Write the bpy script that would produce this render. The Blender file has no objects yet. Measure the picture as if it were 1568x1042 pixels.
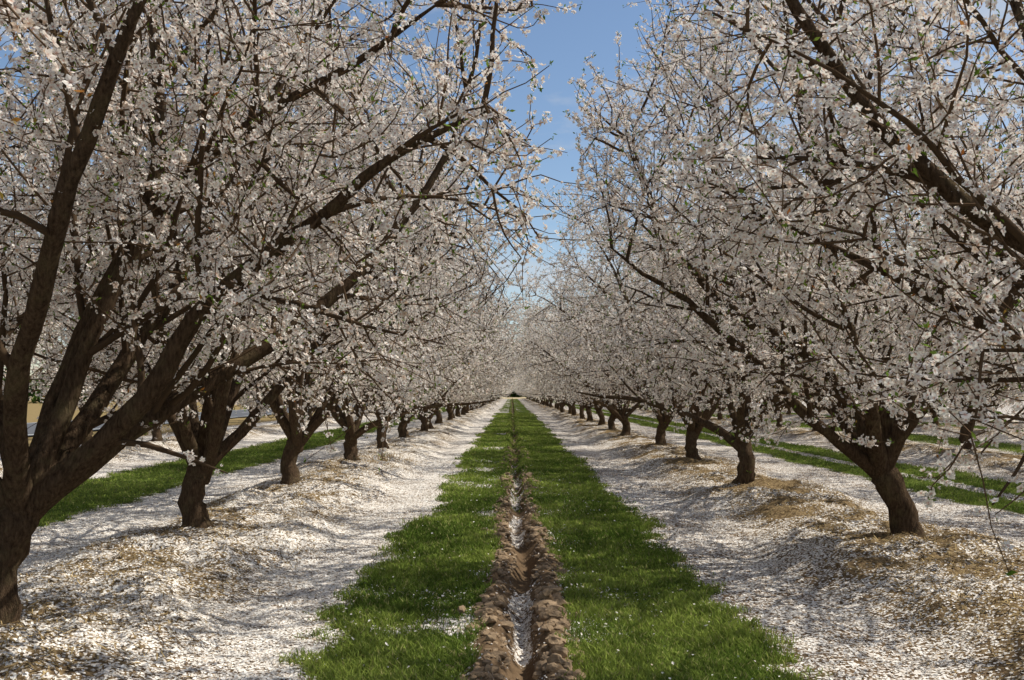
import bpy, math, random
import numpy as np
from mathutils import Vector
import time; t0 = time.time()

rng = np.random.default_rng(7)
scene = bpy.context.scene
scene.view_settings.view_transform = 'Standard'
scene.view_settings.look = 'None'
scene.view_settings.exposure = 0

# ------------------------------------------------------------ layout
ROW_L, ROW_R = -3.0, 3.6
L_START, L_SP = 4.9, 4.45
R_START, R_SP = 8.6, 5.05
ROWS = [(-9.7, 2.9, 4.7), (ROW_L, L_START, L_SP), (ROW_R, R_START, R_SP),
        (10.3, 1.7, 5.0), (17.0, 3.6, 5.0), (23.7, 2.4, 5.0)]
ROW_END = 235.0

# ------------------------------------------------------------ noise
_tab = np.random.default_rng(11).random((256, 256))
def vn(x, y, s, seed=0):
    x = np.asarray(x) * s + seed * 17.31; y = np.asarray(y) * s + seed * 9.77
    xi = np.floor(x).astype(np.int64); yi = np.floor(y).astype(np.int64)
    fx = x - xi; fy = y - yi
    fx = fx * fx * (3 - 2 * fx); fy = fy * fy * (3 - 2 * fy)
    a = _tab[xi % 256, yi % 256]; b = _tab[(xi + 1) % 256, yi % 256]
    c = _tab[xi % 256, (yi + 1) % 256]; d = _tab[(xi + 1) % 256, (yi + 1) % 256]
    return (a * (1 - fx) + b * fx) * (1 - fy) + (c * (1 - fx) + d * fx) * fy
def fbm(x, y, s, seed=0, o=3):
    t = 0; a = 1; n = 0
    for i in range(o):
        t = t + a * vn(x, y, s * 2 ** i, seed + i * 3); n += a; a *= .5
    return t / n
def sst(a, b, x):
    t = np.clip((x - a) / (b - a), 0, 1); return t * t * (3 - 2 * t)

STRIPS = [(-1.1, 1.5), (-7.4, -5.3), (6.1, 8.4), (12.6, 14.8), (19.3, 21.5)]
def furrow_x(y):
    return .07 + .035 * np.sin(y * .9) * np.exp(-y / 30) + (vn(y * 0, y, 1.6, 3) - .5) * .07

def ground_h(x, y):
    x = np.asarray(x, float); y = np.asarray(y, float)
    z = (fbm(x, y, .6, 1) - .5) * .05
    near = np.exp(-np.clip(y - 15, 0, None) / 60)
    berm_m = np.zeros_like(z)
    for (X, y0, s) in ROWS:
        ph = 2 * math.pi * (y - y0) / s
        w = .95 + .22 * np.cos(ph) + .50 * (fbm(x, y, .9, 5) - .5)
        b = np.exp(-np.abs((x - X) / w) ** 5)
        berm_m = np.maximum(berm_m, b)
        k = np.round((y - y0) / s)
        r2 = (x - X) ** 2 + (y - (y0 + k * s)) ** 2
        z = z + b * .16 + .05 * np.exp(-r2 / .3)
    z = z + berm_m * ((fbm(x, y, 2.2, 9) - .5) * .20 + (fbm(x, y, 12, 13) - .5) * .05)
    u = x - furrow_x(y)
    inlane = np.exp(-(np.clip(np.abs(u) - .38, 0, None) / .08) ** 2)
    lump = fbm(x, y, 9, 21, 3)
    rw = .19 + .08 * (vn(x * 0 + np.sign(u), y, 1.7, 8) - .5)
    ridge = np.exp(-((np.abs(u) - rw) / .09) ** 2)
    dp = .11 * (.55 + .8 * vn(x * 0, y, 1.1, 6))
    z = z + inlane * (ridge * (.01 + .17 * np.clip(lump - .28, 0, 1)) - dp * np.exp(-(u / .085) ** 2))
    u2 = x - 7.1
    z = z + np.exp(-((np.abs(u2) - .16) / .08) ** 2) * .07 * lump - .07 * np.exp(-(u2 / .06) ** 2)
    for c in (-1.75, 2.25):
        z = z - .02 * np.exp(-((x - c) / .22) ** 2)
    z = z + (fbm(x, y, 6, 31, 2) - .5) * .016 * near
    far = sst(26, 40, np.abs(x))
    return z * (1 - far)

def grass_mask(x, y):
    g = np.zeros_like(np.asarray(x, float))
    for (a, b) in STRIPS:
        n = (fbm(y * 0 + a * 3, y, .8, 41) - .5) * .45 + (fbm(x, y, 5, 43) - .5) * .45
        n2 = (fbm(y * 0 + b * 3, y, .7, 47) - .5) * .5 + (fbm(x, y, 5, 53) - .5) * .45
        g = np.maximum(g, sst(a - .06, a + .18, x + n) * (1 - sst(b - .18, b + .06, x + n2)))
    u = np.abs(x - furrow_x(y))
    wf = .27 + .24 * (fbm(x, y, 3, 61) - .5) - .17 * sst(7, 18, y)
    g = g * np.maximum(sst(wf - .05, wf + .05, u), sst(9, 24, y) * .6 * (fbm(x, y, 2.2, 63) > .47))
    g = g * sst(.12, .2, np.abs(x - 7.1))
    thin = sst(.52, .64, fbm(x, y, 1.2, 67)) * .85 * np.exp(-(np.abs(x + .3) / .9) ** 2)
    return g * (1 - thin)

def berm_mask(x, y):
    b = np.zeros_like(np.asarray(x, float))
    for (X, y0, s) in ROWS:
        b = np.maximum(b, np.exp(-(np.abs(x - X) / 1.05) ** 4))
    return b

def petal_cov(x, y):
    g = grass_mask(x, y); b = berm_mask(x, y)
    base = np.where(x < 0, .95, .72)
    n = fbm(x, y, 1.6, 71)
    c = base - .22 * sst(.45, .7, n) - b * (.14 + .42 * sst(.43, .62, fbm(x, y, 2.6, 77)))
    for (X, y0, s) in ROWS:
        k = np.round((y - y0) / s)
        r = np.sqrt((x - X) ** 2 + (y - (y0 + k * s)) ** 2)
        c = c - .35 * np.exp(-(r / .5) ** 2)
    u = np.abs(x - furrow_x(y))
    gpet = .02 + .66 * sst(.50, .62, fbm(x, y, 1.2, 67)) * np.exp(-(np.abs(x + .3) / .9) ** 2)
    c = c * (1 - np.clip(g * 1.4, 0, 1)) + gpet * np.clip(g * 1.4, 0, 1)
    fz = 1 - sst(.25, .34, u)
    tr = np.where(u < .05 + .05 * vn(x * 0, y, 3, 19), .80 * sst(.36, .60, vn(x * 0, y, 2.3, 29)), .08) * (1 - .8 * sst(12, 22, y))
    c = c * (1 - fz) + fz * tr
    c = c * sst(-13.2, -12.2, x)
    return np.clip(c, 0, 1)

# ------------------------------------------------------------ mesh helper
def mesh_from(name, V, F, mats=(), midx=None, smooth=None, attr=None, attr_name="col"):
    me = bpy.data.meshes.new(name)
    V = np.asarray(V, np.float32); F = np.asarray(F, np.int32)
    k = F.shape[1]
    me.vertices.add(len(V)); me.vertices.foreach_set("co", V.ravel())
    me.loops.add(F.size); me.loops.foreach_set("vertex_index", F.ravel())
    me.polygons.add(len(F)); me.polygons.foreach_set("loop_start", np.arange(0, F.size, k, dtype=np.int32))
    for m in mats: me.materials.append(m)
    if midx is not None: me.polygons.foreach_set("material_index", np.asarray(midx, np.int32))
    if smooth is None: smooth = np.zeros(len(F), bool)
    me.polygons.foreach_set("use_smooth", smooth)
    if attr is not None:
        a = me.attributes.new(attr_name, 'FLOAT_COLOR', 'POINT')
        a.data.foreach_set("color", np.asarray(attr, np.float32).ravel())
    me.update(calc_edges=True)
    return me
def add_obj(name, me, loc=(0, 0, 0), coll=None):
    o = bpy.data.objects.new(name, me); o.location = loc
    (coll or scene.collection).objects.link(o); return o

# ------------------------------------------------------------ materials
def newmat(name):
    m = bpy.data.materials.new(name); m.use_nodes = True
    nt = m.node_tree; nt.nodes.clear()
    out = nt.nodes.new('ShaderNodeOutputMaterial')
    return m, nt, out
def nd(nt, t, **kw):
    n = nt.nodes.new(t)
    for k, v in kw.items():
        if k.startswith('i_'): n.inputs[k[2:].replace('_', ' ')].default_value = v
        else: setattr(n, k, v)
    return n
def mixc(nt, fac, a, b, mode='MIX'):
    n = nt.nodes.new('ShaderNodeMix'); n.data_type = 'RGBA'; n.blend_type = mode
    for sock, v in ((n.inputs[0], fac), (n.inputs[6], a), (n.inputs[7], b)):
        if isinstance(v, bpy.types.NodeSocket): nt.links.new(v, sock)
        else: sock.default_value = v if not isinstance(v, tuple) else (*v, 1)
    return n.outputs[2]
def mth(nt, op, a, b=None, clamp=False):
    n = nt.nodes.new('ShaderNodeMath'); n.operation = op; n.use_clamp = clamp
    for i, v in enumerate((a, b)):
        if v is None: continue
        if isinstance(v, bpy.types.NodeSocket): nt.links.new(v, n.inputs[i])
        else: n.inputs[i].default_value = v
    return n.outputs[0]
def leafy(name, colfn, trans=.35):
    m, nt, out = newmat(name)
    c = colfn(nt)
    d = nd(nt, 'ShaderNodeBsdfDiffuse'); nt.links.new(c, d.inputs[0])
    if trans <= 0:
        nt.links.new(d.outputs[0], out.inputs[0]); return m
    t = nd(nt, 'ShaderNodeBsdfTranslucent'); mx = nd(nt, 'ShaderNodeMixShader')
    mx.inputs[0].default_value = trans
    nt.links.new(c, t.inputs[0])
    nt.links.new(d.outputs[0], mx.inputs[1]); nt.links.new(t.outputs[0], mx.inputs[2])
    nt.links.new(mx.outputs[0], out.inputs[0])
    return m
def attr_rgb(nt):
    a = nd(nt, 'ShaderNodeAttribute', attribute_name='col')
    s = nd(nt, 'ShaderNodeSeparateColor'); nt.links.new(a.outputs['Color'], s.inputs[0])
    return s.outputs[0], s.outputs[1], s.outputs[2]

def petal_col(nt):
    r, g, b = attr_rgb(nt)
    tone = mixc(nt, g, (.91, .84, .77), (.95, .93, .88))
    cen = mixc(nt, mth(nt, 'MULTIPLY', r, 2.0, True), (.50, .22, .15), tone)
    return mixc(nt, b, cen, (.62, .42, .27))
M_PETAL = leafy('blossom', petal_col, .33)
def leaf_col(nt):
    r, g, b = attr_rgb(nt)
    c = mixc(nt, g, (.09, .16, .02), (.20, .28, .05))
    return mixc(nt, b, c, (.48, .17, .05))
M_LEAF = leafy('young_leaf', leaf_col, .3)
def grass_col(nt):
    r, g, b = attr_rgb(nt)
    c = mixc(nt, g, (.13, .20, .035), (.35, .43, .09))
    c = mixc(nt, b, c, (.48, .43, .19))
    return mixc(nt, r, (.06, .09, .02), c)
M_GRASS = leafy('grass_blade', grass_col, .25)
def fp_col(nt):
    r, g, b = attr_rgb(nt)
    c = mixc(nt, g, (.80, .74, .67), (.91, .89, .85))
    return mixc(nt, b, c, (.42, .30, .18))
M_FALLEN = leafy('fallen_petal', fp_col, 0)
def straw_col(nt):
    r, g, b = attr_rgb(nt)
    return mixc(nt, g, (.12, .075, .035), (.48, .36, .18))
M_STRAW = leafy('straw', straw_col, 0)

M_BARK, nt, out = newmat('bark')
tc = nd(nt, 'ShaderNodeTexCoord')
n1 = nd(nt, 'ShaderNodeTexNoise', i_Scale=7.0, i_Detail=5.0, i_Roughness=.7)
mp = nd(nt, 'ShaderNodeMapping'); mp.inputs['Scale'].default_value = (13, 13, 3.0)
n3 = nd(nt, 'ShaderNodeTexNoise', i_Scale=5.0, i_Detail=5.0, i_Roughness=.7)
nt.links.new(tc.outputs['Object'], n1.inputs[0])
nt.links.new(tc.outputs['Object'], mp.inputs[0]); nt.links.new(mp.outputs[0], n3.inputs[0])
r_, g_, b_ = attr_rgb(nt)
rp = nd(nt, 'ShaderNodeValToRGB'); rp.color_ramp.elements[0].position = .30; rp.color_ramp.elements[1].position = .72
nt.links.new(n3.outputs[0], rp.inputs[0])
c = mixc(nt, rp.outputs[0], (.030, .019, .012), (.15, .102, .066))
rp2 = nd(nt, 'ShaderNodeValToRGB'); rp2.color_ramp.elements[0].position = .50; rp2.color_ramp.elements[1].position = .75
nt.links.new(n1.outputs[0], rp2.inputs[0])
c = mixc(nt, mth(nt, 'MULTIPLY', rp2.outputs[0], .45), c, (.20, .17, .09))
pb = nd(nt, 'ShaderNodeBsdfDiffuse')
nt.links.new(c, pb.inputs['Color'])
bp = nd(nt, 'ShaderNodeBump', i_Strength=1.0, i_Distance=.03)
nt.links.new(n3.outputs[0], bp.inputs['Height']); nt.links.new(bp.outputs[0], pb.inputs['Normal'])
nt.links.new(pb.outputs[0], out.inputs[0])
M_TWIG, nt, out = newmat('twig')
r_, g_, b_ = attr_rgb(nt)
pb = nd(nt, 'ShaderNodeBsdfDiffuse'); nt.links.new(mixc(nt, r_, (.065, .044, .028), (.13, .085, .052)), pb.inputs[0])
nt.links.new(pb.outputs[0], out.inputs[0])

M_GROUND, nt, out = newmat('orchard_ground')
tc = nd(nt, 'ShaderNodeTexCoord')
r_, g_, b_ = attr_rgb(nt)
def noise(scale, det=4, rough=.6):
    n = nd(nt, 'ShaderNodeTexNoise', i_Scale=scale, i_Detail=det, i_Roughness=rough)
    nt.links.new(tc.outputs['Object'], n.inputs[0]); return n.outputs[0]
nb = noise(3.2, 2); nf = noise(38.0, 4, .7)
dirt = mixc(nt, nf, (.055, .034, .020), (.24, .165, .10))
rps = nd(nt, 'ShaderNodeValToRGB'); rps.color_ramp.elements[0].position = .40; rps.color_ramp.elements[1].position = .62
nt.links.new(nf, rps.inputs[0])
straw = mixc(nt, rps.outputs[0], (.075, .048, .025), (.36, .265, .14))
base = mixc(nt, mth(nt, 'MULTIPLY', b_, .75), dirt, straw)
grassc = mixc(nt, nf, (.035, .06, .014), (.16, .20, .045))
base = mixc(nt, g_, base, grassc)
vo = nd(nt, 'ShaderNodeTexVoronoi', i_Scale=62.0); nt.links.new(tc.outputs['Object'], vo.inputs['Vector'])
sc = nd(nt, 'ShaderNodeSeparateColor'); nt.links.new(vo.outputs['Color'], sc.inputs[0])
lvl = mth(nt, 'ADD', r_, mth(nt, 'MULTIPLY', mth(nt, 'SUBTRACT', nb, .5), .7))
isp = mth(nt, 'MULTIPLY', mth(nt, 'SUBTRACT', lvl, sc.outputs[0]), 8.0, True)
isp = mth(nt, 'MULTIPLY', isp, mth(nt, 'MULTIPLY', mth(nt, 'SUBTRACT', .78, vo.outputs['Distance']), 5.0, True))
isp = mth(nt, 'MULTIPLY', isp, mth(nt, 'GREATER_THAN', r_, .06))
pc = mixc(nt, sc.outputs[1], (.68, .61, .54), (.90, .88, .83))
col = mixc(nt, isp, base, pc)
geo = nd(nt, 'ShaderNodeSeparateXYZ'); nt.links.new(tc.outputs['Object'], geo.inputs[0])
vg = mth(nt, 'MULTIPLY', mth(nt, 'SUBTRACT', -12.6, geo.outputs[0]), 1.2, True)
verge = mixc(nt, nb, (.16, .11, .05), (.36, .27, .13))
col = mixc(nt, vg, col, verge)
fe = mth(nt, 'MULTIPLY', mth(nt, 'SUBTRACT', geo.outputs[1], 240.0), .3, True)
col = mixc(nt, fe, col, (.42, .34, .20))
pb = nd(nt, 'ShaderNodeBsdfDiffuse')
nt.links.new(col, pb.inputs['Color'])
bp = nd(nt, 'ShaderNodeBump', i_Strength=.7, i_Distance=.015)
nt.links.new(nf, bp.inputs['Height']); nt.links.new(bp.outputs[0], pb.inputs['Normal'])
nt.links.new(pb.outputs[0], out.inputs[0])

def simple(name, c1, c2, scale, rough=.9, bump=.4):
    m, nt, out = newmat(name)
    tc = nd(nt, 'ShaderNodeTexCoord')
    n = nd(nt, 'ShaderNodeTexNoise', i_Scale=scale, i_Detail=5.0, i_Roughness=.7); nt.links.new(tc.outputs['Object'], n.inputs[0])
    c = mixc(nt, n.outputs[0], c1, c2)
    pb = nd(nt, 'ShaderNodeBsdfPrincipled', i_Roughness=rough); nt.links.new(c, pb.inputs['Base Color'])
    bp = nd(nt, 'ShaderNodeBump', i_Strength=bump, i_Distance=.01)
    nt.links.new(n.outputs[0], bp.inputs['Height']); nt.links.new(bp.outputs[0], pb.inputs['Normal'])
    nt.links.new(pb.outputs[0], out.inputs[0]); return m
M_CLOD = simple('soil_clod', (.10, .065, .038), (.44, .31, .185), 22, .95, .8)
M_ASPH = simple('asphalt', (.06, .06, .065), (.12, .12, .125), 30)
M_PAINT = simple('road_paint', (.55, .55, .52), (.8, .8, .76), 12)
M_FARLEAF = leafy('evergreen_leaf', lambda nt: mixc(nt, attr_rgb(nt)[1], (.025, .055, .012), (.08, .13, .03)), 0)

# ------------------------------------------------------------ ground sheet
def axis(segs):
    out = [segs[0][0]]
    for (a, b, s) in segs:
        n = max(1, int(round((b - a) / s))); out += list(np.linspace(a, b, n + 1)[1:])
    return np.array(out)
gx = axis([(-1500, -300, 300), (-300, -40, 26), (-40, -12, .6), (-12, -5.2, .10), (-5.2, -.5, .045), (-.5, .65, .018), (.65, 6, .045), (6, 12, .10), (12, 40, .6), (40, 300, 26), (300, 1500, 300)])
gy = axis([(-300, -30, 27), (-30, -4, .8), (-4, 2, .12), (2, 8, .03), (8, 16, .06), (16, 34, .14), (34, 80, .4), (80, 260, 2), (260, 500, 20), (500, 1700, 200)])
X, Y = np.meshgrid(gx, gy)
Z = ground_h(X.ravel(), Y.ravel())
V = np.stack([X.ravel(), Y.ravel(), Z], 1)
nx, ny = len(gx), len(gy)
i = np.arange((nx - 1) * (ny - 1)); r = i // (nx - 1); q = i % (nx - 1); a = r * nx + q
F = np.stack([a, a + 1, a + nx + 1, a + nx], 1)
att = np.stack([petal_cov(V[:, 0], V[:, 1]), grass_mask(V[:, 0], V[:, 1]), berm_mask(V[:, 0], V[:, 1]), np.ones(len(V))], 1)
add_obj('ground', mesh_from('ground', V, F, [M_GROUND], smooth=np.ones(len(F), bool), attr=att))

# ------------------------------------------------------------ trees (levels vectorised)
def nrmv(v): return v / (np.linalg.norm(v, axis=-1, keepdims=True) + 1e-9)

class Tree:
    def __init__(s, seed):
        s.r = np.random.default_rng(seed); s.V = []; s.F = []; s.A = []; s.M = []; s.n = 0
        s.fp = []; s.fd = []; s.lt = None; s.fine_from = None
    def tubes(s, P, rad, sides, tw=0.):
        N, n, _ = P.shape
        t = nrmv(np.gradient(P, axis=1))
        ref = np.where(np.abs(t[:, :1, 2:3]) < .8, np.array([.31, .2, .93]), np.array([1., .1, .05]))
        u = nrmv(np.cross(t, ref)); v = np.cross(t, u)
        an = np.arange(sides) * 2 * math.pi / sides
        R = rad[:, :, None, None]
        if sides >= 8: R = R * (1 + .08 * s.r.standard_normal((N, n, sides, 1)))
        ring = P[:, :, None, :] + R * (np.cos(an)[:, None] * u[:, :, None, :] + np.sin(an)[:, None] * v[:, :, None, :])
        s.V.append(ring.reshape(-1, 3))
        k = np.arange((n - 1) * sides); i = k // sides; j = k % sides; j2 = (j + 1) % sides
        f = np.stack([i * sides + j, i * sides + j2, (i + 1) * sides + j2, (i + 1) * sides + j], 1)
        f = f[None] + (np.arange(N) * n * sides)[:, None, None] + s.n
        f = f.reshape(-1, 4)
        s.F.append(f); s.M.append(np.full(len(f), 0 if sides >= 8 else 3)); s.A.append(np.full(N * n * sides, tw)); s.n += N * n * sides
    def paths(s, p, d, L, n, up, wob):
        d = nrmv(d); st = (L / n)[:, None]; pts = [p]
        for i in range(n):
            g = s.r.standard_normal(p.shape) * wob; g[:, 2] += up / n
            d = nrmv(d + g); p = p + d * st; pts.append(p)
        return np.stack(pts, 1)
    def perp(s, t):
        v = s.r.standard_normal(t.shape); v -= t * (v * t).sum(-1, keepdims=True); return nrmv(v)
    def along(s, P, i, f):
        n = P.shape[1]; x = f * (n - 1); k = np.minimum(x.astype(int), n - 2); w = (x - k)[:, None]
        a = P[i, k]; b = P[i, k + 1]
        return a * (1 - w) + b * w, nrmv(b - a)
    def bloom(s, P, f0, dens):
        L = np.linalg.norm(np.diff(P, axis=1), axis=2).sum(1)
        m = (L * (1 - f0) / s.sp * dens + s.r.random(len(L))).astype(int)
        i = np.repeat(np.arange(len(P)), m); f = f0 + (1 - f0) * s.r.random(len(i))
        p, t = s.along(P, i, f); s.fp.append(p); s.fd.append(t)
    def ok(s, p, low=.98):
        r = np.hypot(p[..., 0], p[..., 1])
        return (r < s.rmax * np.clip(.68 + .32 * (p[..., 2] - .7) / 1.5, .5, 1)) & (p[..., 2] > low)
    def clip(s, P, good, kmin):
        k = np.cumprod(good, axis=1).sum(1)
        keep = k >= kmin; P = P[keep]; k = k[keep]; N, n, _ = P.shape
        x = np.linspace(0, 1, n)[None] * (k - 1)[:, None]
        a = np.minimum(x.astype(int), n - 2); w = (x - a)[..., None]; ii = np.arange(N)[:, None]
        return P[ii, a] * (1 - w) + P[ii, a + 1] * w, keep, (k - 1) / (n - 1)
    def build(s, trunk, scaff, nscaf=6, rmax=3.2, sp=.054, n2=9.5, n3=8, n4=4.5, trad=.122, lr=1.):
        R = s.r; s.sp = sp; s.rmax = rmax
        trunk = np.array(trunk, float)
        n = 10; f = np.linspace(0, 1, n)
        tp = np.stack([np.interp(f, np.linspace(0, 1, len(trunk)), trunk[:, k]) for k in range(3)], 1)
        tp[1:-1] += R.standard_normal((n - 2, 3)) * .007
        tr = trad * (1 - .12 * f + .38 * np.exp(-f * 9) + .14 * np.exp(-((f - .95) / .2) ** 2)); tr[-1] *= .55
        s.tubes(np.vstack([tp[:1] - [0, 0, .15], tp])[None], np.r_[tr[0] * 1.2, tr][None], 14)
        top = tp[-1]; limbs = []
        if scaff:
            for w in scaff:
                w = np.array([top - [0, 0, .06]] + w, float)
                seg = np.r_[0, np.cumsum(np.linalg.norm(np.diff(w, axis=0), axis=1))]
                m = 20; q = np.linspace(0, seg[-1], m)
                P = np.stack([np.interp(q, seg, w[:, k]) for k in range(3)], 1)
                for _ in range(2): P[1:-1] = (P[:-2] + 2 * P[1:-1] + P[2:]) / 4
                P[2:] += np.cumsum(R.standard_normal((m - 2, 3)) * .013, axis=0)
                limbs.append(P)
        else:
            a0 = R.random() * 6.28
            for k in range(nscaf):
                az = a0 + k * 6.283 / nscaf + R.normal() * .22; el = math.radians(R.uniform(38, 66))
                d = np.array([[math.cos(az) * math.cos(el), math.sin(az) * math.cos(el), math.sin(el)]])
                limbs.append(s.paths((top - [0, 0, .05 + .12 * R.random()])[None], d, np.array([R.uniform(4.2, 5.2)]), 19, R.uniform(-.75, -.05), .06)[0])
            limbs.append(s.paths((top - [0, 0, .05])[None], np.array([[R.normal() * .25, R.normal() * .25, 1.]]), np.array([R.uniform(3.6, 4.4)]), 19, .1, .07)[0])
        P1 = np.stack(limbs)
        P1, _, _ = s.clip(P1, np.hypot(P1[..., 0], P1[..., 1]) < rmax - .12, 4); N1 = len(P1)
        f = np.linspace(0, 1, P1.shape[1])[None]; r0 = R.uniform(.045, .062, (N1, 1)) * lr
        s.tubes(P1, r0 * (1 - f) ** .7 + .007 + .018 * np.exp(-f * 18), 9, 0.)
        s.bloom(P1, .5, .9)
        L1 = np.linalg.norm(np.diff(P1, axis=1), axis=2).sum(1)
        m = (n2 * L1 / 4).astype(int) + 3
        i = np.repeat(np.arange(N1), m); j = np.concatenate([np.arange(k) for k in m]); mm = m[i]
        ff = np.where(j >= mm - 3, 1., .13 + .83 * (j + R.random(len(j))) / (mm - 3)); ff = np.clip(ff, 0, 1)
        p, t = s.along(P1, i, ff); U = lambda a, b: R.uniform(a, b, (len(p), 1))
        Zv = np.array([0, 0, 1.])
        pr = nrmv(s.perp(t) + [0, 0, .15])
        d = t * U(.5, 1.0) + pr * U(.7, 1.1) + Zv * U(-.25, .35)
        L2 = (2.3 - 1.1 * ff) * R.uniform(.7, 1.15, len(p))
        P2 = s.paths(p, d, L2, 9, R.uniform(-.6, .5, len(p)), .10)
        P2, kp, fr = s.clip(P2, s.ok(P2, .85), 4); L2 = L2[kp] * fr; ff = ff[kp]
        f = np.linspace(0, 1, 10)[None]
        s.tubes(P2, (.022 - .009 * ff)[:, None] * (1 - f) ** .9 + .0035, 5, .1); s.bloom(P2, .12, 1.15)
        m = (n3 * L2 / 1.6).astype(int) + 2
        i = np.repeat(np.arange(len(P2)), m); f3 = .08 + .92 * R.random(len(i)); f3[np.r_[0, np.cumsum(m)[:-1]]] = 1.
        p, t = s.along(P2, i, f3)
        d = t * U(.3, 1) + s.perp(t) * U(.7, 1.1) + Zv * U(-.4, .35)
        P3 = s.paths(p, d, R.uniform(.40, 1.0, len(p)) * (1.15 - .4 * f3), 5, R.uniform(-.4, .5, len(p)), .14)
        P3, _, _ = s.clip(P3, s.ok(P3), 3)
        s.tubes(P3, np.repeat(np.linspace(.0075, .0032, 6)[None], len(P3), 0), 4, .6); s.bloom(P3, .05, 1.3)
        m = (n4 + R.uniform(-1.5, 1.5, len(P3))).astype(int)
        i = np.repeat(np.arange(len(P3)), m); f4 = R.random(len(i)); f4[np.r_[0, np.cumsum(m)[:-1]]] = 1.
        p, t = s.along(P3, i, f4)
        d = t * U(.3, 1) + s.perp(t) * .9 + Zv * U(-.25, .35)
        P4 = s.paths(p, d, R.uniform(.15, .5, len(p)), 3, R.uniform(-.2, .4, len(p)), .15)
        P4 = P4[s.ok(P4[:, 1]) | (R.random(len(P4)) < .3)]
        s.fine_from = len(s.V)
        s.tubes(P4, np.repeat(np.linspace(.0038, .0020, 4)[None], len(P4), 0), 3, 1.); s.bloom(P4, 0, 1.4)
        s.lt = P4[:, -1]
        return s
    def finish(s, name, autumn=0., red=.0, lod=0):
        R = s.r
        sl = s.fine_from if lod == 2 else len(s.V)
        V = np.vstack(s.V[:sl]); F = np.vstack(s.F[:sl]); Aw = np.concatenate(s.A[:sl])
        A = np.zeros((len(V), 4)); A[:, 0] = Aw; A[:, 3] = 1
        P = np.vstack(s.fp); T = np.vstack(s.fd)
        k = vn(P[:, 0] + P[:, 2] * .7, P[:, 1] - P[:, 2] * .6, 1.7, 5)
        sel = (R.random(len(P)) < .45 + .8 * k) & (P[:, 2] > .72)
        P = P[sel]; T = T[sel]
        if lod:
            if lod == 2: q = R.random(len(P)) < .50; P = P[q]
            else: P = np.repeat(P, R.integers(1, 3, len(P)), 0)
            N = len(P)
            nn = nrmv(R.standard_normal((N, 3))); u = nrmv(np.cross(nn, R.standard_normal((N, 3)))); v = np.cross(nn, u)
            sz = R.uniform(.026, .048, (N, 1)) if lod == 2 else R.uniform(.015, .025, (N, 1))
            C = P + R.standard_normal((N, 3)) * .02
            FV = np.stack([C - u * sz, C - v * sz * .8, C + u * sz, C + v * sz * .8 + nn * sz * .5], 1).reshape(-1, 3)
            b = np.arange(N)[:, None] * 4 + len(V); FF = np.concatenate([b, b + 1, b + 2, b + 3], 1)
            FA = np.ones((N, 4, 4)); FA[..., 1] = R.random(N)[:, None]; FA[..., 2] = (R.random(N) ** 2 * .6)[:, None]
        else:
            cnt = R.integers(1, 4, len(P)); P = np.repeat(P, cnt, 0); T = np.repeat(T, cnt, 0); N = len(P)
            o = R.standard_normal((N, 3)); o -= T * (o * T).sum(1, keepdims=True) * .8; o = nrmv(o)
            C = P + o * R.uniform(.008, .036, (N, 1))
            nrm = nrmv(o + R.standard_normal((N, 3)) * .4 + [0, 0, .15])
            u = nrmv(np.cross(nrm, R.standard_normal((N, 3)))); v = np.cross(nrm, u)
            rad = R.uniform(.0135, .0215, N); cup = R.uniform(-.1, .8, N)
            bud = R.random(N) < .10; rad[bud] *= .5; cup[bud] = 1.6
            FV = np.zeros((N, 16, 3)); FV[:, 0] = C
            for p in range(5):
                a = 2 * math.pi * p / 5 + R.normal(0, .12, N)
                rr = rad * R.uniform(.8, 1.1, N)
                for j, (da, fr, lf) in enumerate(((-.58, .76, .45), (0, 1., 1.), (.58, .76, .45))):
                    an = (a + da)[:, None]; q = (rr * fr)[:, None]
                    FV[:, 1 + p * 3 + j] = C + q * (np.cos(an) * u + np.sin(an) * v) + nrm * (rr * lf * cup)[:, None]
            base = np.arange(N)[:, None] * 16
            FF = np.concatenate([np.concatenate([base, base + 1 + p * 3, base + 2 + p * 3, base + 3 + p * 3], 1) for p in range(5)], 0) + len(V)
            FA = np.zeros((N, 16, 4)); FA[..., 3] = 1
            FA[:, 1:, 0] = .85; FA[:, 2::3, 0] = 1.
            FA[..., 1] = R.random(N)[:, None]; FA[..., 2] = (np.where(R.random(N) < .08, .5, 0) + red * R.random(N))[:, None]
            FV = FV.reshape(-1, 3)
        LP = np.vstack([np.repeat(s.lt, (3, 2, 1)[lod], 0), P[R.random(len(P)) < (.10 if lod else .12)]]); M = len(LP)
        LP = LP + R.standard_normal((M, 3)) * .008
        d = nrmv(R.standard_normal((M, 3)) + [0, 0, .6]); w = nrmv(np.cross(d, R.standard_normal((M, 3))))
        ll = R.uniform(.014, .040, (M, 1)) * (1.5 if lod == 2 else 1)
        LV = np.stack([LP, LP + d * ll * .5 + w * ll * .20, LP + d * ll, LP + d * ll * .5 - w * ll * .20], 1)
        b2 = np.arange(M)[:, None] * 4 + len(V) + len(FV)
        LF = np.concatenate([b2, b2 + 1, b2 + 2, b2 + 3], 1)
        LA = np.zeros((M, 4, 4)); LA[..., 3] = 1; LA[..., 1] = R.random(M)[:, None]
        LA[..., 2] = (R.random(M) < (.10 + autumn))[:, None] * R.uniform(.4, 1, M)[:, None]
        mid = np.concatenate([np.concatenate(s.M[:sl]), np.full(len(FF), 1), np.full(len(LF), 2)])
        sm = np.concatenate([np.ones(len(F), bool), np.zeros(len(FF) + len(LF), bool)])
        V = np.vstack([V, FV, LV.reshape(-1, 3)]); Fa = np.vstack([F, FF, LF])
        A = np.vstack([A, FA.reshape(-1, 4), LA.reshape(-1, 4)])
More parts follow.
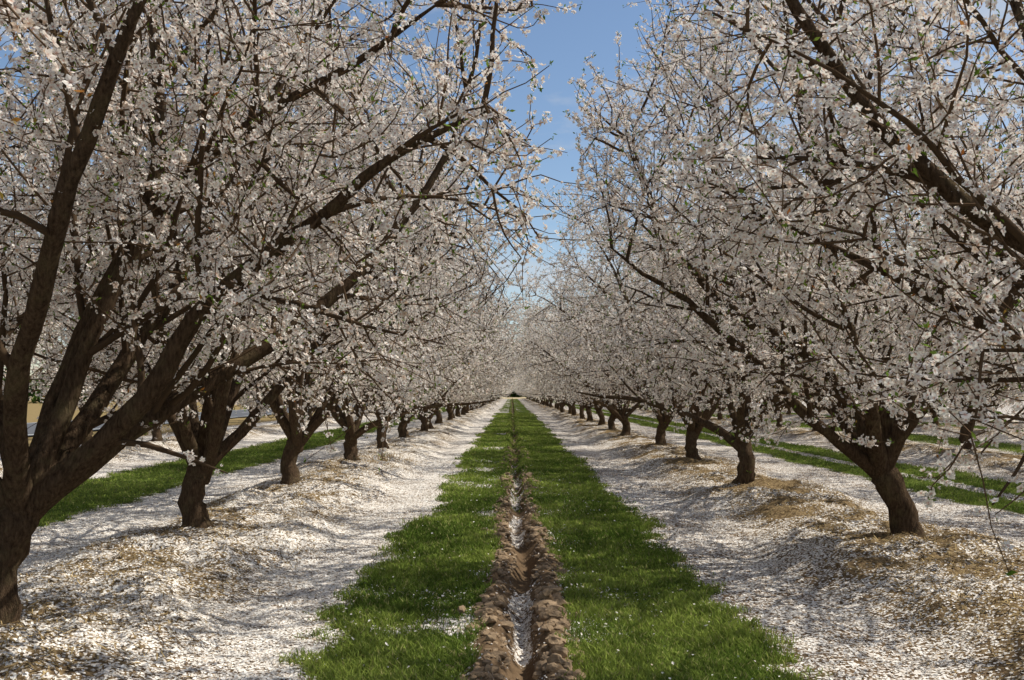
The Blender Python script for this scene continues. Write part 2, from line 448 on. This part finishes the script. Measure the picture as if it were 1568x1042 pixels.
        return mesh_from(name, V, Fa, [M_BARK, M_PETAL, M_LEAF, M_TWIG], mid, sm, A)

heroL = Tree(21).build([(0, 0, 0), (.03, 0, .35), (.17, 0, .74)], [
    [(.55, -.02, 1.02), (.89, -.05, 1.30), (1.22, -.1, 1.90), (1.70, -.2, 2.18), (2.32, -.4, 2.66), (2.95, -.6, 2.95)],
    [(.28, .08, 1.2), (.40, .1, 1.6), (.62, .2, 2.2), (.8, .2, 2.52), (1.36, 0, 2.93), (2.14, -.3, 3.2), (2.5, -.4, 3.5)],
    [(.24, .15, 1.25), (.45, .25, 1.9), (.76, .28, 2.5), (.78, .3, 3.1), (.7, .35, 3.6), (.55, .4, 4.6)],
    [(.6, .3, 1.1), (1.2, .7, 1.5), (1.9, 1.0, 2.1), (2.4, 1.3, 2.9), (2.6, 1.4, 3.6)],
    [(-.05, .2, 1.2), (-.4, .5, 2.0), (-.8, .9, 3.0), (-1.1, 1.2, 4.3)],
    [(-.4, -.3, 1.3), (-1.1, -.7, 2.1), (-1.8, -1.1, 3.0)],
    [(.3, .5, 1.2), (.6, 1.2, 2.1), (1.0, 1.7, 3.3), (1.5, 1.9, 4.3)],
    [(.2, -.3, 1.2), (.6, -.8, 2.0), (1.1, -1.2, 3.0), (1.5, -1.3, 4.0)]],
    rmax=3.05, n2=9, lr=1.08).finish('tree_mesh_a')
heroR = Tree(34).build([(0, 0, 0), (-.06, 0, .35), (-.24, 0, .66)], [
    [(-.6, -.08, .90), (-.95, -.15, 1.18), (-1.27, -.2, 1.50), (-2.0, -.4, 2.05), (-2.75, -.6, 2.5)],
    [(-.36, .05, 1.05), (-.53, .1, 1.46), (-.85, .1, 1.8), (-1.6, .2, 2.25), (-2.2, .3, 3.1), (-2.4, .3, 3.9)],
    [(-.17, 0, 1.1), (-.12, 0, 1.64), (-.3, .1, 2.4), (-.6, .2, 3.4), (-.8, .3, 4.7)],
    [(-.1, -.1, 1.0), (.3, -.3, 1.6), (.9, -.6, 2.5), (1.4, -.8, 3.7)],
    [(.1, .3, 1.2), (.9, .9, 2.1), (1.8, 1.5, 3.0)],
    [(-.5, -.5, 1.3), (-.9, -1.1, 2.3), (-1.3, -1.5, 3.5), (-1.5, -1.6, 4.3)],
    [(-.5, .6, 1.3), (-1.0, 1.3, 2.2), (-1.4, 1.9, 3.4), (-1.6, 2.1, 4.3)]],
    rmax=2.95, lr=1.08).finish('tree_mesh_b')
heroR0 = Tree(55).build([(0, 0, 0), (-.04, 0, .35), (-.1, 0, .7)], [
    [(-.35, .15, 1.05), (-.8, .3, 1.5), (-1.4, .4, 1.98), (-1.77, .4, 2.28), (-2.1, .3, 2.55), (-2.4, .2, 2.95), (-2.7, .1, 3.4)],
    [(-.5, .4, 1.0), (-1.15, .9, 1.42), (-1.6, 1.2, 1.85), (-2.2, 1.4, 2.2)],
    [(-.3, .5, 1.2), (-.9, 1.3, 1.9), (-1.4, 1.9, 2.7), (-1.7, 2.1, 3.6)],
    [(-.2, .3, 1.4), (-.5, .9, 2.3), (-.8, 1.4, 3.4), (-.9, 1.6, 4.5)],
    [(.2, 0, 1.3), (.3, .1, 2.4), (.2, .1, 3.8)],
    [(.6, -.4, 1.3), (1.4, -.9, 2.4), (1.9, -1.2, 3.4)],
    [(.5, .6, 1.3), (1.1, 1.3, 2.2), (1.6, 1.9, 3.4)]],
    rmax=2.9, n2=8, lr=1.0).finish('tree_mesh_c')
gen = []; lods = []; mids = []
for k in range(3):
    rr = np.random.default_rng(100 + k)
    T_ = Tree(200 + k * 7).build([(0, 0, 0), (rr.normal() * .04, rr.normal() * .04, .3), (rr.normal() * .1, rr.normal() * .1, .62)],
               None, nscaf=6, rmax=3.3, n2=9.5)
    if k < 2: gen.append(T_.finish('tree_mesh_%s' % 'def'[k]))
    mids.append(T_.finish('tree_mesh_mid_%s' % 'def'[k], lod=1))
    lods.append(T_.finish('tree_mesh_far_%s' % 'def'[k], lod=2))
near = Tree(77).build([(0, 0, 0), (.03, .02, .3), (.08, .1, .68)], [
    [(.6, .5, 1.1), (1.1, .95, 1.55), (1.55, 1.35, 1.95), (1.75, 1.55, 2.5)],
    [(.4, .6, 1.5), (.7, 1.4, 2.3), (.8, 2.0, 3.1)],
    [(-.1, .7, 1.5), (0, 1.6, 2.6), (.1, 2.1, 3.6)],
    [(-.6, -.4, 1.5), (-1.4, -.9, 2.8)], [(.6, -.7, 1.5), (1.3, -1.5, 2.8)]],
    rmax=2.46, n2=8).finish('tree_mesh_h', autumn=.7, red=.2)

def place(me, x, y, rot, sx, sz, coll=None):
    z = float(ground_h(np.array([x]), np.array([y]))[0]) - .03
    o = add_obj('almond_tree', me, (x, y, z), coll)
    o.rotation_euler = (0, 0, rot); o.scale = (sx, sx, sz)
    return o
rr = np.random.default_rng(5)
far = bpy.data.collections.new('distant_almond_tree_rows')
for (X0, y0, s) in ROWS:
    k = -2 if abs(X0) < 5 else 0
    while y0 + k * s < ROW_END:
        y = y0 + k * s; j = rr.normal() * .08
        if X0 == ROW_L and k == 0: place(heroL, -2.88, 5.3, 0, 1, 1)
        elif X0 == ROW_L and k == -1: place(near, X0, .75, 0, 1.0, 1.0)
        elif X0 == ROW_R and k == 0: place(heroR, 3.56, 8.6, 0, 1, 1)
        elif X0 == ROW_R and k == -1: place(heroR0, 3.6, 3.6, 0, 1, 1)
        else:
            a_ = abs(X0)
            if a_ < 5: pool = gen if 0 < y < 20 else (mids if y < 40 else lods)
            else: pool = mids if (y < 24 and a_ < 12) else lods
            me = pool[int(rr.integers(len(pool)))]
            wide = min(max((y - 8) / 12, 0), 1)
            sx = rr.uniform(.95, 1.03) * ((.88 + .15 * wide) if X0 > 0 else (.96 + .10 * wide))
            coll = far if (y > 75 or abs(X0) > 16) else None
            place(me, X0 + j, y + rr.normal() * .12, rr.random() * 6.28, sx, rr.uniform(.94, 1.08), coll)
        k += 1
e = bpy.data.objects.new('distant_almond_trees', None); e.instance_type = 'COLLECTION'; e.instance_collection = far
scene.collection.objects.link(e)

# ------------------------------------------------------------ grass
def blades(xs, ys, hs, ws, tilt=.45):
    g = rng; N = len(xs); z = ground_h(xs, ys)
    B = np.stack([xs, ys, z - .005], 1)
    a = g.random(N) * 6.283; dx = np.stack([np.cos(a), np.sin(a), 0 * a], 1) * ws[:, None] * .5
    ln = g.standard_normal((N, 3)) * tilt; ln[:, 2] = 1; tip = B + ln * hs[:, None]
    midp = B + ln * hs[:, None] * .5 * [0.55, .55, 1.1]
    V = np.stack([B - dx, midp + dx * .9, tip, midp - dx * .9], 1).reshape(-1, 3)
    b = np.arange(N)[:, None] * 4
    T = np.concatenate([np.concatenate([b, b + 1, b + 3], 1), np.concatenate([b + 3, b + 1, b + 2], 1)], 0)
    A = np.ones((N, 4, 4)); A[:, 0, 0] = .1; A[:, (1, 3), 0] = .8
    patch = fbm(xs, ys, 1.5, 91)
    A[..., 1] = np.clip((patch - .5) * 2.4 + .5 + g.standard_normal(N) * .22, 0, 1)[:, None]
    A[..., 2] = (g.random(N) < .10)[:, None] * .8
    return V, T, A.reshape(-1, 4)
def scatter(n, x0, x1, y0, y1, p=1.2):
    u = rng.random(n); e = 1 - p; y = (y0 ** e + u * (y1 ** e - y0 ** e)) ** (1 / e)
    return rng.uniform(x0, x1, n), y
xs, ys = scatter(500000, -1.4, 1.9, 2.0, 70, 1.35)
x2, y2 = scatter(50000, -7.6, -5.1, 5, 60, 1.2)
x3, y3 = scatter(70000, 5.9, 8.6, 5, 70, 1.2)
x4, y4 = scatter(20000, 12.4, 15.0, 12, 80, 1.2)
x5 = rng.uniform(-1.35, 1.95, 20000); y5 = rng.uniform(-3, 2, 20000)
xs = np.concatenate([xs, x2, x3, x4, x5]); ys = np.concatenate([ys, y2, y3, y4, y5])
gm = grass_mask(xs, ys); k = rng.random(len(xs)) < gm
xs = xs[k]; ys = ys[k]; dist = np.clip(ys, 2.5, 80)
hh = rng.uniform(.020, .062, len(xs)) * (.40 + 1.3 * fbm(xs, ys, 3.0, 95))
ww = .0036 + .0008 * dist
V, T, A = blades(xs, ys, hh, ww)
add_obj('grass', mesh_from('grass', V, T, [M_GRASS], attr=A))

# ------------------------------------------------------------ fallen petals
xs, ys = scatter(480000, -5.6, 6.2, 2.2, 22, 1.7)
c = petal_cov(xs, ys); g = grass_mask(xs, ys)
k = rng.random(len(xs)) < np.clip(c * (1 - .35 * g), 0, 1) * .62
xs = xs[k]; ys = ys[k]; g = g[k]; N = len(xs)
z = ground_h(xs, ys) + .004 + g * rng.uniform(.01, .045, N)
C = np.stack([xs, ys, z], 1)
n = nrmv(rng.standard_normal((N, 3)) * .38 + [0, 0, 1])
u = nrmv(np.cross(n, rng.standard_normal((N, 3)))); v = np.cross(n, u)
s = (rng.uniform(.0055, .0115, N) * (1 + .03 * ys))[:, None]
V = np.stack([C - u * s, C - v * s * .75 + n * s * .2, C + u * s * .9, C + v * s * .75 + n * s * .25], 1).reshape(-1, 3)
b = np.arange(N)[:, None] * 4
A = np.ones((N, 4, 4)); A[..., 1] = rng.random(N)[:, None]; A[..., 2] = (np.where(rng.random(N) < .14, .7, 0))[:, None]
add_obj('fallen_petals', mesh_from('fallen_petals', V, np.concatenate([b, b + 1, b + 2, b + 3], 1), [M_FALLEN], attr=A.reshape(-1, 4)))

# ------------------------------------------------------------ straw litter
xs, ys = scatter(170000, -5.4, 6.0, 2.2, 26, 1.5)
bm = berm_mask(xs, ys); pcv = petal_cov(xs, ys)
k = (rng.random(len(xs)) < bm * .8 * (1.12 - pcv)) & (grass_mask(xs, ys) < .1)
xs = xs[k]; ys = ys[k]; N = len(xs)
a = rng.random(N) * 6.283; l = rng.uniform(.02, .07, N); w = rng.uniform(.0015, .003, N) * (1 + .06 * ys)
d = np.stack([np.cos(a), np.sin(a)], 1)
p0 = np.stack([xs, ys], 1) - d * l[:, None] * .5; p1 = p0 + d * l[:, None]; sd = np.stack([-d[:, 1], d[:, 0]], 1) * w[:, None]
def up(p, lift): return np.concatenate([p, (ground_h(p[:, 0], p[:, 1]) + lift)[:, None]], 1)
l0 = rng.uniform(.004, .012, N); l1 = rng.uniform(.004, .028, N)
V = np.stack([up(p0 - sd, l0), up(p0 + sd, l0), up(p1 + sd, l1), up(p1 - sd, l1)], 1).reshape(-1, 3)
b = np.arange(N)[:, None] * 4; A = np.ones((N, 4, 4)); A[..., 1] = rng.random(N)[:, None]
add_obj('straw_litter', mesh_from('straw_litter', V, np.concatenate([b, b + 1, b + 2, b + 3], 1), [M_STRAW], attr=A.reshape(-1, 4)))

# ------------------------------------------------------------ soil clods
import bmesh
bm_ = bmesh.new(); bmesh.ops.create_icosphere(bm_, subdivisions=2, radius=1)
iv = np.array([v.co[:] for v in bm_.verts]); itf = np.array([[v.index for v in f.verts] for f in bm_.faces]); bm_.free()
NC = 2800
yc = 2.0 * (26 / 2.0) ** rng.random(NC); side = rng.choice([-1, 1], NC)
xc = furrow_x(yc) + side * np.abs(rng.normal(.195, .07, NC))
rad = rng.uniform(.010, .042, NC) * np.where(np.abs(xc - furrow_x(yc)) < .09, .35, 1)
rad *= .5 + vn(yc * 0, yc, 2, 33)
sh = 1 + .09 * rng.standard_normal((NC, len(iv)))
for q in range(3):
    ph = rng.random((NC, 3, 1)) * 6.28
    sh += .14 * np.sin(iv[None, :, q] * 3.3 + ph[:, 0]) * np.sin(iv[None, :, (q + 1) % 3] * 3.7 + ph[:, 1])
Vc = iv[None] * (sh * rad[:, None])[..., None] * rng.uniform([.7, .7, .45], [1.3, 1.4, .85], (NC, 3))[:, None]
zc = ground_h(xc, yc) + rad * .15
Vc += np.stack([xc, yc, zc], 1)[:, None]
Fc = itf[None] + (np.arange(NC) * len(iv))[:, None, None]
add_obj('soil_clods', mesh_from('soil_clods', Vc.reshape(-1, 3), Fc.reshape(-1, 3), [M_CLOD]))

# ------------------------------------------------------------ road on the left
def sheet(name, x0, x1, y0, y1, z, m):
    return mesh_from(name, [(x0, y0, z), (x1, y0, z), (x1, y1, z), (x0, y1, z)], [[0, 1, 2, 3]], [m])
road = bpy.data.objects.new('road', None); scene.collection.objects.link(road)
for nm, x0, x1, z, m in (('asphalt', -23.5, -16.3, .055, M_ASPH), ('edge_line', -16.75, -16.62, .06, M_PAINT), ('far_edge_line', -23.2, -23.07, .06, M_PAINT)):
    o = add_obj(nm, sheet(nm, x0, x1, -60, 600, z, m)); o.parent = road
dv = []; df = []
for i in range(60):
    y = -50 + i * 10; b = len(dv); dv += [(-19.97, y, .06), (-19.85, y, .06), (-19.85, y + 3, .06), (-19.97, y + 3, .06)]; df.append([b, b + 1, b + 2, b + 3])
o = add_obj('dashed_line', mesh_from('dashed_line', dv, df, [M_PAINT])); o.parent = road

# ------------------------------------------------------------ distant greenery
def leaf_mass(name, blobs, n, size):
    w = np.array([b[3] ** 2 for b in blobs]); w = w / w.sum(); idx = rng.choice(len(blobs), n, p=w)
    B = np.array(blobs)[idx]
    d = nrmv(rng.standard_normal((n, 3)))
    C = B[:, :3] + d * (B[:, 3] * rng.uniform(.55, 1.05, n))[:, None] * [1, 1, .85]
    u = nrmv(rng.standard_normal((n, 3))); v = nrmv(np.cross(u, rng.standard_normal((n, 3))))
    s = rng.uniform(.5, 1.2, (n, 1)) * size
    V = np.stack([C - u * s, C - v * s, C + u * s, C + v * s], 1).reshape(-1, 3); V[:, 2] = np.maximum(V[:, 2], .0)
    b = np.arange(n)[:, None] * 4; A = np.ones((n, 4, 4)); A[..., 1] = rng.random(n)[:, None]
    add_obj(name, mesh_from(name, V, np.concatenate([b, b + 1, b + 2, b + 3], 1), [M_FARLEAF], attr=A.reshape(-1, 4)))
bl = []
for i in range(60):
    x = rng.uniform(-50, 60); h = rng.uniform(2.5, 4.5); bl.append((x, 330 + rng.normal() * 4, h * .7, h))
bl += [(3, 330, 4, 5), (-2.0, 331, 3.5, 4.5)]
leaf_mass('distant_trees', bl, 24000, .45)
bl = []
for i in range(170):
    y = rng.uniform(-20, 420); h = rng.uniform(1.5, 3.8); bl.append((-75 + rng.normal() * 6, y, h * .7, h))
leaf_mass('distant_hedgerow', bl, 35000, .4)

# ------------------------------------------------------------ light
sdir = Vector((.61, .15, .78)).normalized()
el = math.asin(sdir.z); az = math.atan2(sdir.x, sdir.y)
sun = bpy.data.lights.new('sun', 'SUN'); sun.energy = 5.0; sun.angle = math.radians(.5); sun.color = (1, .95, .85)
so = bpy.data.objects.new('sun', sun); so.rotation_euler = sdir.to_track_quat('Z', 'Y').to_euler(); scene.collection.objects.link(so)
w = bpy.data.worlds.new('World'); scene.world = w; w.use_nodes = True
nt = w.node_tree; nt.nodes.clear()
out = nt.nodes.new('ShaderNodeOutputWorld'); bg = nt.nodes.new('ShaderNodeBackground'); bg.inputs[1].default_value = .125
sky = nt.nodes.new('ShaderNodeTexSky'); sky.sky_type = 'NISHITA'; sky.sun_disc = False
sky.sun_elevation = el; sky.sun_rotation = az; sky.air_density = 1.0; sky.dust_density = .3; sky.ozone_density = 2.0
tc = nt.nodes.new('ShaderNodeTexCoord'); mp = nt.nodes.new('ShaderNodeMapping'); mp.inputs['Scale'].default_value = (1.6, 1.0, 5.0)
nz = nt.nodes.new('ShaderNodeTexNoise'); nz.inputs['Scale'].default_value = 2.6; nz.inputs['Detail'].default_value = 8; nz.inputs['Roughness'].default_value = .58
nt.links.new(tc.outputs['Generated'], mp.inputs[0]); nt.links.new(mp.outputs[0], nz.inputs[0])
rp = nt.nodes.new('ShaderNodeValToRGB'); rp.color_ramp.elements[0].position = .44; rp.color_ramp.elements[1].position = .66
rp.color_ramp.elements[1].color = (.85, .85, .85, 1)
nt.links.new(nz.outputs[0], rp.inputs[0])
cc = mixc(nt, rp.outputs[0], sky.outputs[0], (4.9, 5.1, 5.4))
nt.links.new(cc, bg.inputs[0]); nt.links.new(bg.outputs[0], out.inputs[0])

# ------------------------------------------------------------ camera
cam = bpy.data.cameras.new('camera'); cam.lens = 33.3; cam.sensor_width = 36; cam.clip_end = 4000; cam.clip_start = .05
co = bpy.data.objects.new('camera', cam); co.location = (0, 0, 1.5); co.rotation_euler = (math.radians(90 + 3.2), 0, 0)
scene.collection.objects.link(co); scene.camera = co
